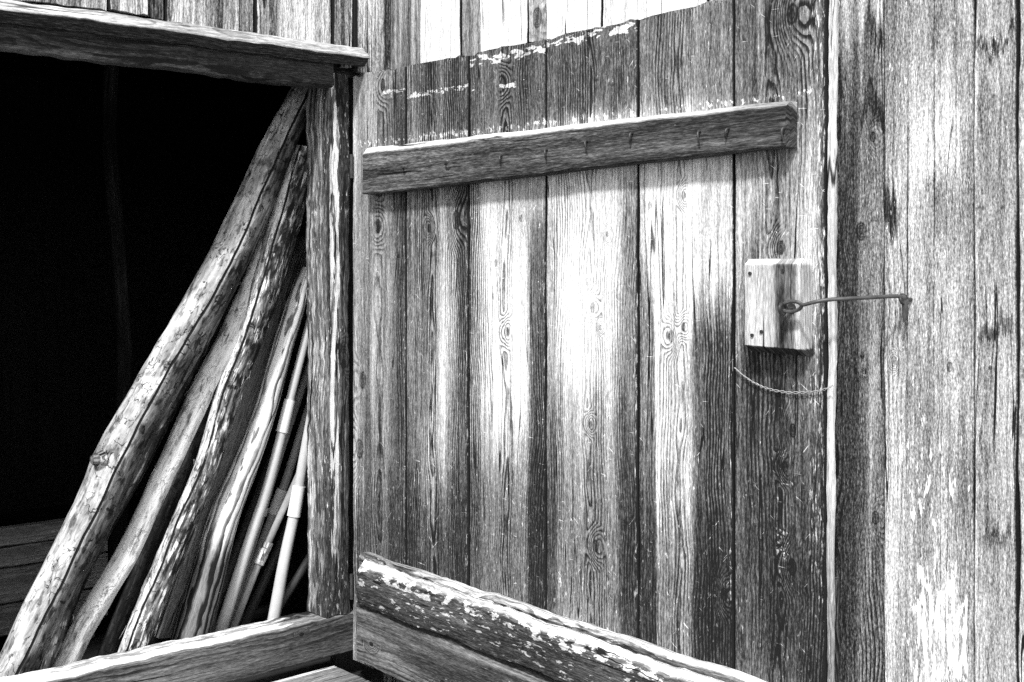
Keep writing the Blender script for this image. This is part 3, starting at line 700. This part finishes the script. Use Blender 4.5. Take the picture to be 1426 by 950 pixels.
pole('wooden_pole', 'flaky grey pole between the birch pole and the forked pole', 'pole', B2,
     [(107, 893, 35), (120, 866, 36), (180, 765, 34), (226, 664, 33), (238, 640, 34), (283, 540, 35), (313, 482, 34), (350, 400, 33), (388, 300, 32), (406, 250, 28)], .26, .23, G1, seg=22, rough=.10, seed=3, peel=26)
pole('wooden_pole', 'rough barked pole with peeling grey flakes and a split top end', 'pole', bark('flaking_bark', 17, tone=.70, lines=.3, patch=.7, streak=.65, fleck=.6, crack=-.008, k=.78),
     [(191, 893, 42), (200, 866, 40), (241, 765, 38), (282, 664, 36), (291, 640, 37), (321, 540, 36), (345, 482, 38), (370, 400, 46), (396, 310, 46), (416, 240, 42), (425, 208, 38)], .22, .20, G1, seg=24, rough=.12, seed=4, peel=34, stubs=[(352, 470, .175, .006, .008)])
pole('wooden_pole', 'dark pole in the shadow behind the two flaky poles', 'pole', bark('dark_bark', 21, tone=.18, lines=.3, patch=.3, streak=.3, fleck=.1),
     [(162, 888, 34), (205, 780, 34), (262, 640, 34), (330, 480, 34), (390, 330, 30)], .46, .42, G1, seg=18, seed=5)
pole('wooden_pole', 'dark bark pole standing just right of the roughest pole, low behind the sill', 'pole', bark('dark_bark', 22, tone=.22, lines=.3, patch=.3, streak=.3, fleck=.1),
     [(222, 880, 38), (256, 790, 36), (300, 690, 34), (340, 590, 30)], .40, .44, G1, seg=18, seed=15)
# squared dark rafter with visible grain
rf_ = MB()
RFM = wood('rafter_wood', seed=51, tone=.52, x0=.01, d0=.006, freq=110, ring=.3, fine=.35, streak=.3, blot=.2, fleck=.0, k=.8)
def quadY(pts, Y): return [oY(x, y, Y) for x, y in pts]
bl, br, tl, tr = quadY([(222, 890), (266, 885), (408, 330), (440, 330)], .30)
rf_.piece(bl, br, tl, tr, (0, -1, 0), .05, RFM, cols=6, rows=60, jit=.002, seed=52, cl=(.006, .006), cr=(.006, .006))
o = rf_.build('rafter'); tag(o, 'dark squared timber with visible grain leaning between the bark poles and the stripped pole', 'timber')
stp = wood('stripped_wood', seed=53, tone=1.0, x0=.0, d0=.016, dvar=.02, freq=48, ring=.5, fine=.25, streak=.15, blot=.2, fleck=.0, ringvis=(.1, .3), wander=.004,
           stain_light=[(-9, 9, -9, .46, -.5, .01, .08), (-9, 9, 1.28, 9, -.25, .01, .1)])
pole('wooden_pole', 'smooth stripped pole with bold dark grain lines and a knot, beside the white pipe', 'pole', stp,
     [(268, 880, 56), (290, 800, 50), (312, 720, 44), (345, 640, 36), (370, 570, 32), (394, 482, 30), (414, 420, 28), (428, 375, 24)], .26, .24, G1, seg=24, rough=.02, seed=6)
WP = plain('white_pipe', .80, .14, .5, .4, 22.); GP = plain('grey_pipe', .66, .10, .5, .35, 30.); DP = plain('dark_pipe', .30, .10, .5, .3, 30.)
def pipe(label, mat, pts, Y0, Y1, seed, bands=(), cat='pipe', run=True):
    P = []; R = []
    ylo, yhi = pts[0][1], pts[-1][1]
    for (x, y, wd) in pts:
        f = (y - ylo) / (yhi - ylo); p = oY(x, y, Y0 + (Y1 - Y0) * f); P.append(p); R.append(wd * .5 * (p - CAM).dot(FW) / F * .95)
    PP = list(P); RR = list(R)
    d0 = (P[0] - P[1]).normalized(); k = (P[0].z - .245) / -d0.z
    if k > .01 and run: PP.insert(0, P[0] + d0 * k); RR.insert(0, R[0])
    e_ = thing('pipe', label, cat, PP[0], G2)
    m_ = MB(); m_.tube(PP, RR, mat, seg=20, step=.03, seed=seed); m_.build('tube', e_)
    for (ya_, yb_, bm_, grow) in bands:
        q_ = []
        for yy in (ya_, (ya_ + yb_) / 2, yb_):
            for i in range(len(pts) - 1):
                if pts[i][1] >= yy >= pts[i+1][1]:
                    t_ = (pts[i][1] - yy) / (pts[i][1] - pts[i+1][1]); q_.append((P[i].lerp(P[i+1], t_), R[i] + (R[i+1] - R[i]) * t_)); break
        m_ = MB(); m_.tube([a_ for a_, _ in q_], [r_ * grow for _, r_ in q_], bm_, seg=20); m_.build('sleeve', e_)
    return e_
TAPE = plain('white_tape', .97, .03, .5, .3, 20.)
pipe('white pipe with a bright sleeve halfway up, left of the pipes', WP, [(312, 863, 18), (345, 760, 16), (372, 680, 15), (393, 600, 14), (404, 556, 13), (434, 440, 12)], .27, .24, 1, [(602, 557, TAPE, 1.28)])
pipe('grey pipe close behind the pipe with the upper bright sleeve, ending in a pale socket', GP, [(362, 722, 13), (378, 670, 12), (400, 600, 12), (436, 495, 11)], .34, .30, 2, [(728, 706, WP, 1.3)], run=True)
pipe('darker grey pipe with a pale socket below the middle of the pipe group', GP, [(378, 722, 13), (398, 670, 13), (420, 600, 12), (440, 535, 11)], .36, .31, 3, [(716, 682, plain('pale_socket', .92, .08, .5, .3, 30.), 1.35)], run=True)
pipe('white pipe with a bright sleeve just beside the door post', WP, [(383, 852, 18), (396, 780, 17), (410, 715, 16), (420, 655, 15), (434, 575, 13)], .25, .22, 4, [(719, 677, TAPE, 1.25)])
pipe('thin pale pole crossing slantwise behind the sleeved pipe, with a torn patch of bark', plain('thin_pole', .62, .25, .7, .2, 30.), [(335, 848, 11), (362, 780, 11), (385, 730, 10), (405, 685, 9), (425, 640, 9)], .30, .24, 5,
     [(785, 755, bark('torn_bark', 40, tone=.7, lines=.6, patch=.9, streak=.8, fleck=.8), 1.5)], cat='pole')
pipe('dark pipe standing in the shadow right of the slanting thin pole', DP, [(352, 845, 14), (390, 760, 13), (430, 660, 12)], .42, .38, 6)
pipe('dim grey pipe slanting low beside the foot of the door post', DP, [(398, 830, 13), (432, 776, 13), (470, 715, 12)], .36, .30, 7)
pipe('dim dark pipe low between the stripped pole and the white pipe', DP, [(290, 868, 16), (340, 740, 14), (385, 620, 12)], .44, .42, 8)

# ================================================================ LIGHT, SKY, CAMERA
w = bpy.data.worlds.new('World'); sc.world = w; w.use_nodes = True
nt = w.node_tree; bg = nt.nodes['Background']
sky = nt.nodes.new('ShaderNodeTexSky'); sky.sky_type = 'NISHITA'; sky.sun_disc = False
SUNDIR = Vector((-.68, -.42, .95)).normalized()      # towards the sun
el = math.asin(SUNDIR.z); azi = math.atan2(SUNDIR.x, SUNDIR.y)
sky.sun_elevation = el; sky.sun_rotation = azi
bw = nt.nodes.new('ShaderNodeRGBToBW'); nt.links.new(sky.outputs[0], bw.inputs[0]); nt.links.new(bw.outputs[0], bg.inputs[0])
bg.inputs[1].default_value = .12
sd = bpy.data.lights.new('sun', 'SUN'); sd.energy = 2.2; sd.angle = math.radians(6); sd.color = (1, 1, 1)
so = bpy.data.objects.new('sun', sd); COL.objects.link(so); so.rotation_euler = (-SUNDIR).to_track_quat('-Z', 'Y').to_euler(); so.location = (-5, -6, 8)

cd = bpy.data.cameras.new('camera'); cam = bpy.data.objects.new('camera', cd); COL.objects.link(cam); sc.camera = cam
cam.location = CAM; cam.rotation_euler = (math.radians(90), 0, YAW)
cd.sensor_width = 36; cd.lens = F / 1426 * 36; cd.shift_y = -(475 - CY) / 1426; cd.clip_end = 500; cd.clip_start = .05
sc.view_settings.view_transform = 'Standard'; sc.view_settings.look = 'None'; sc.view_settings.gamma = 1; sc.view_settings.exposure = 1.2
sc.view_settings.use_curve_mapping = False
sc.cycles.use_denoising = False
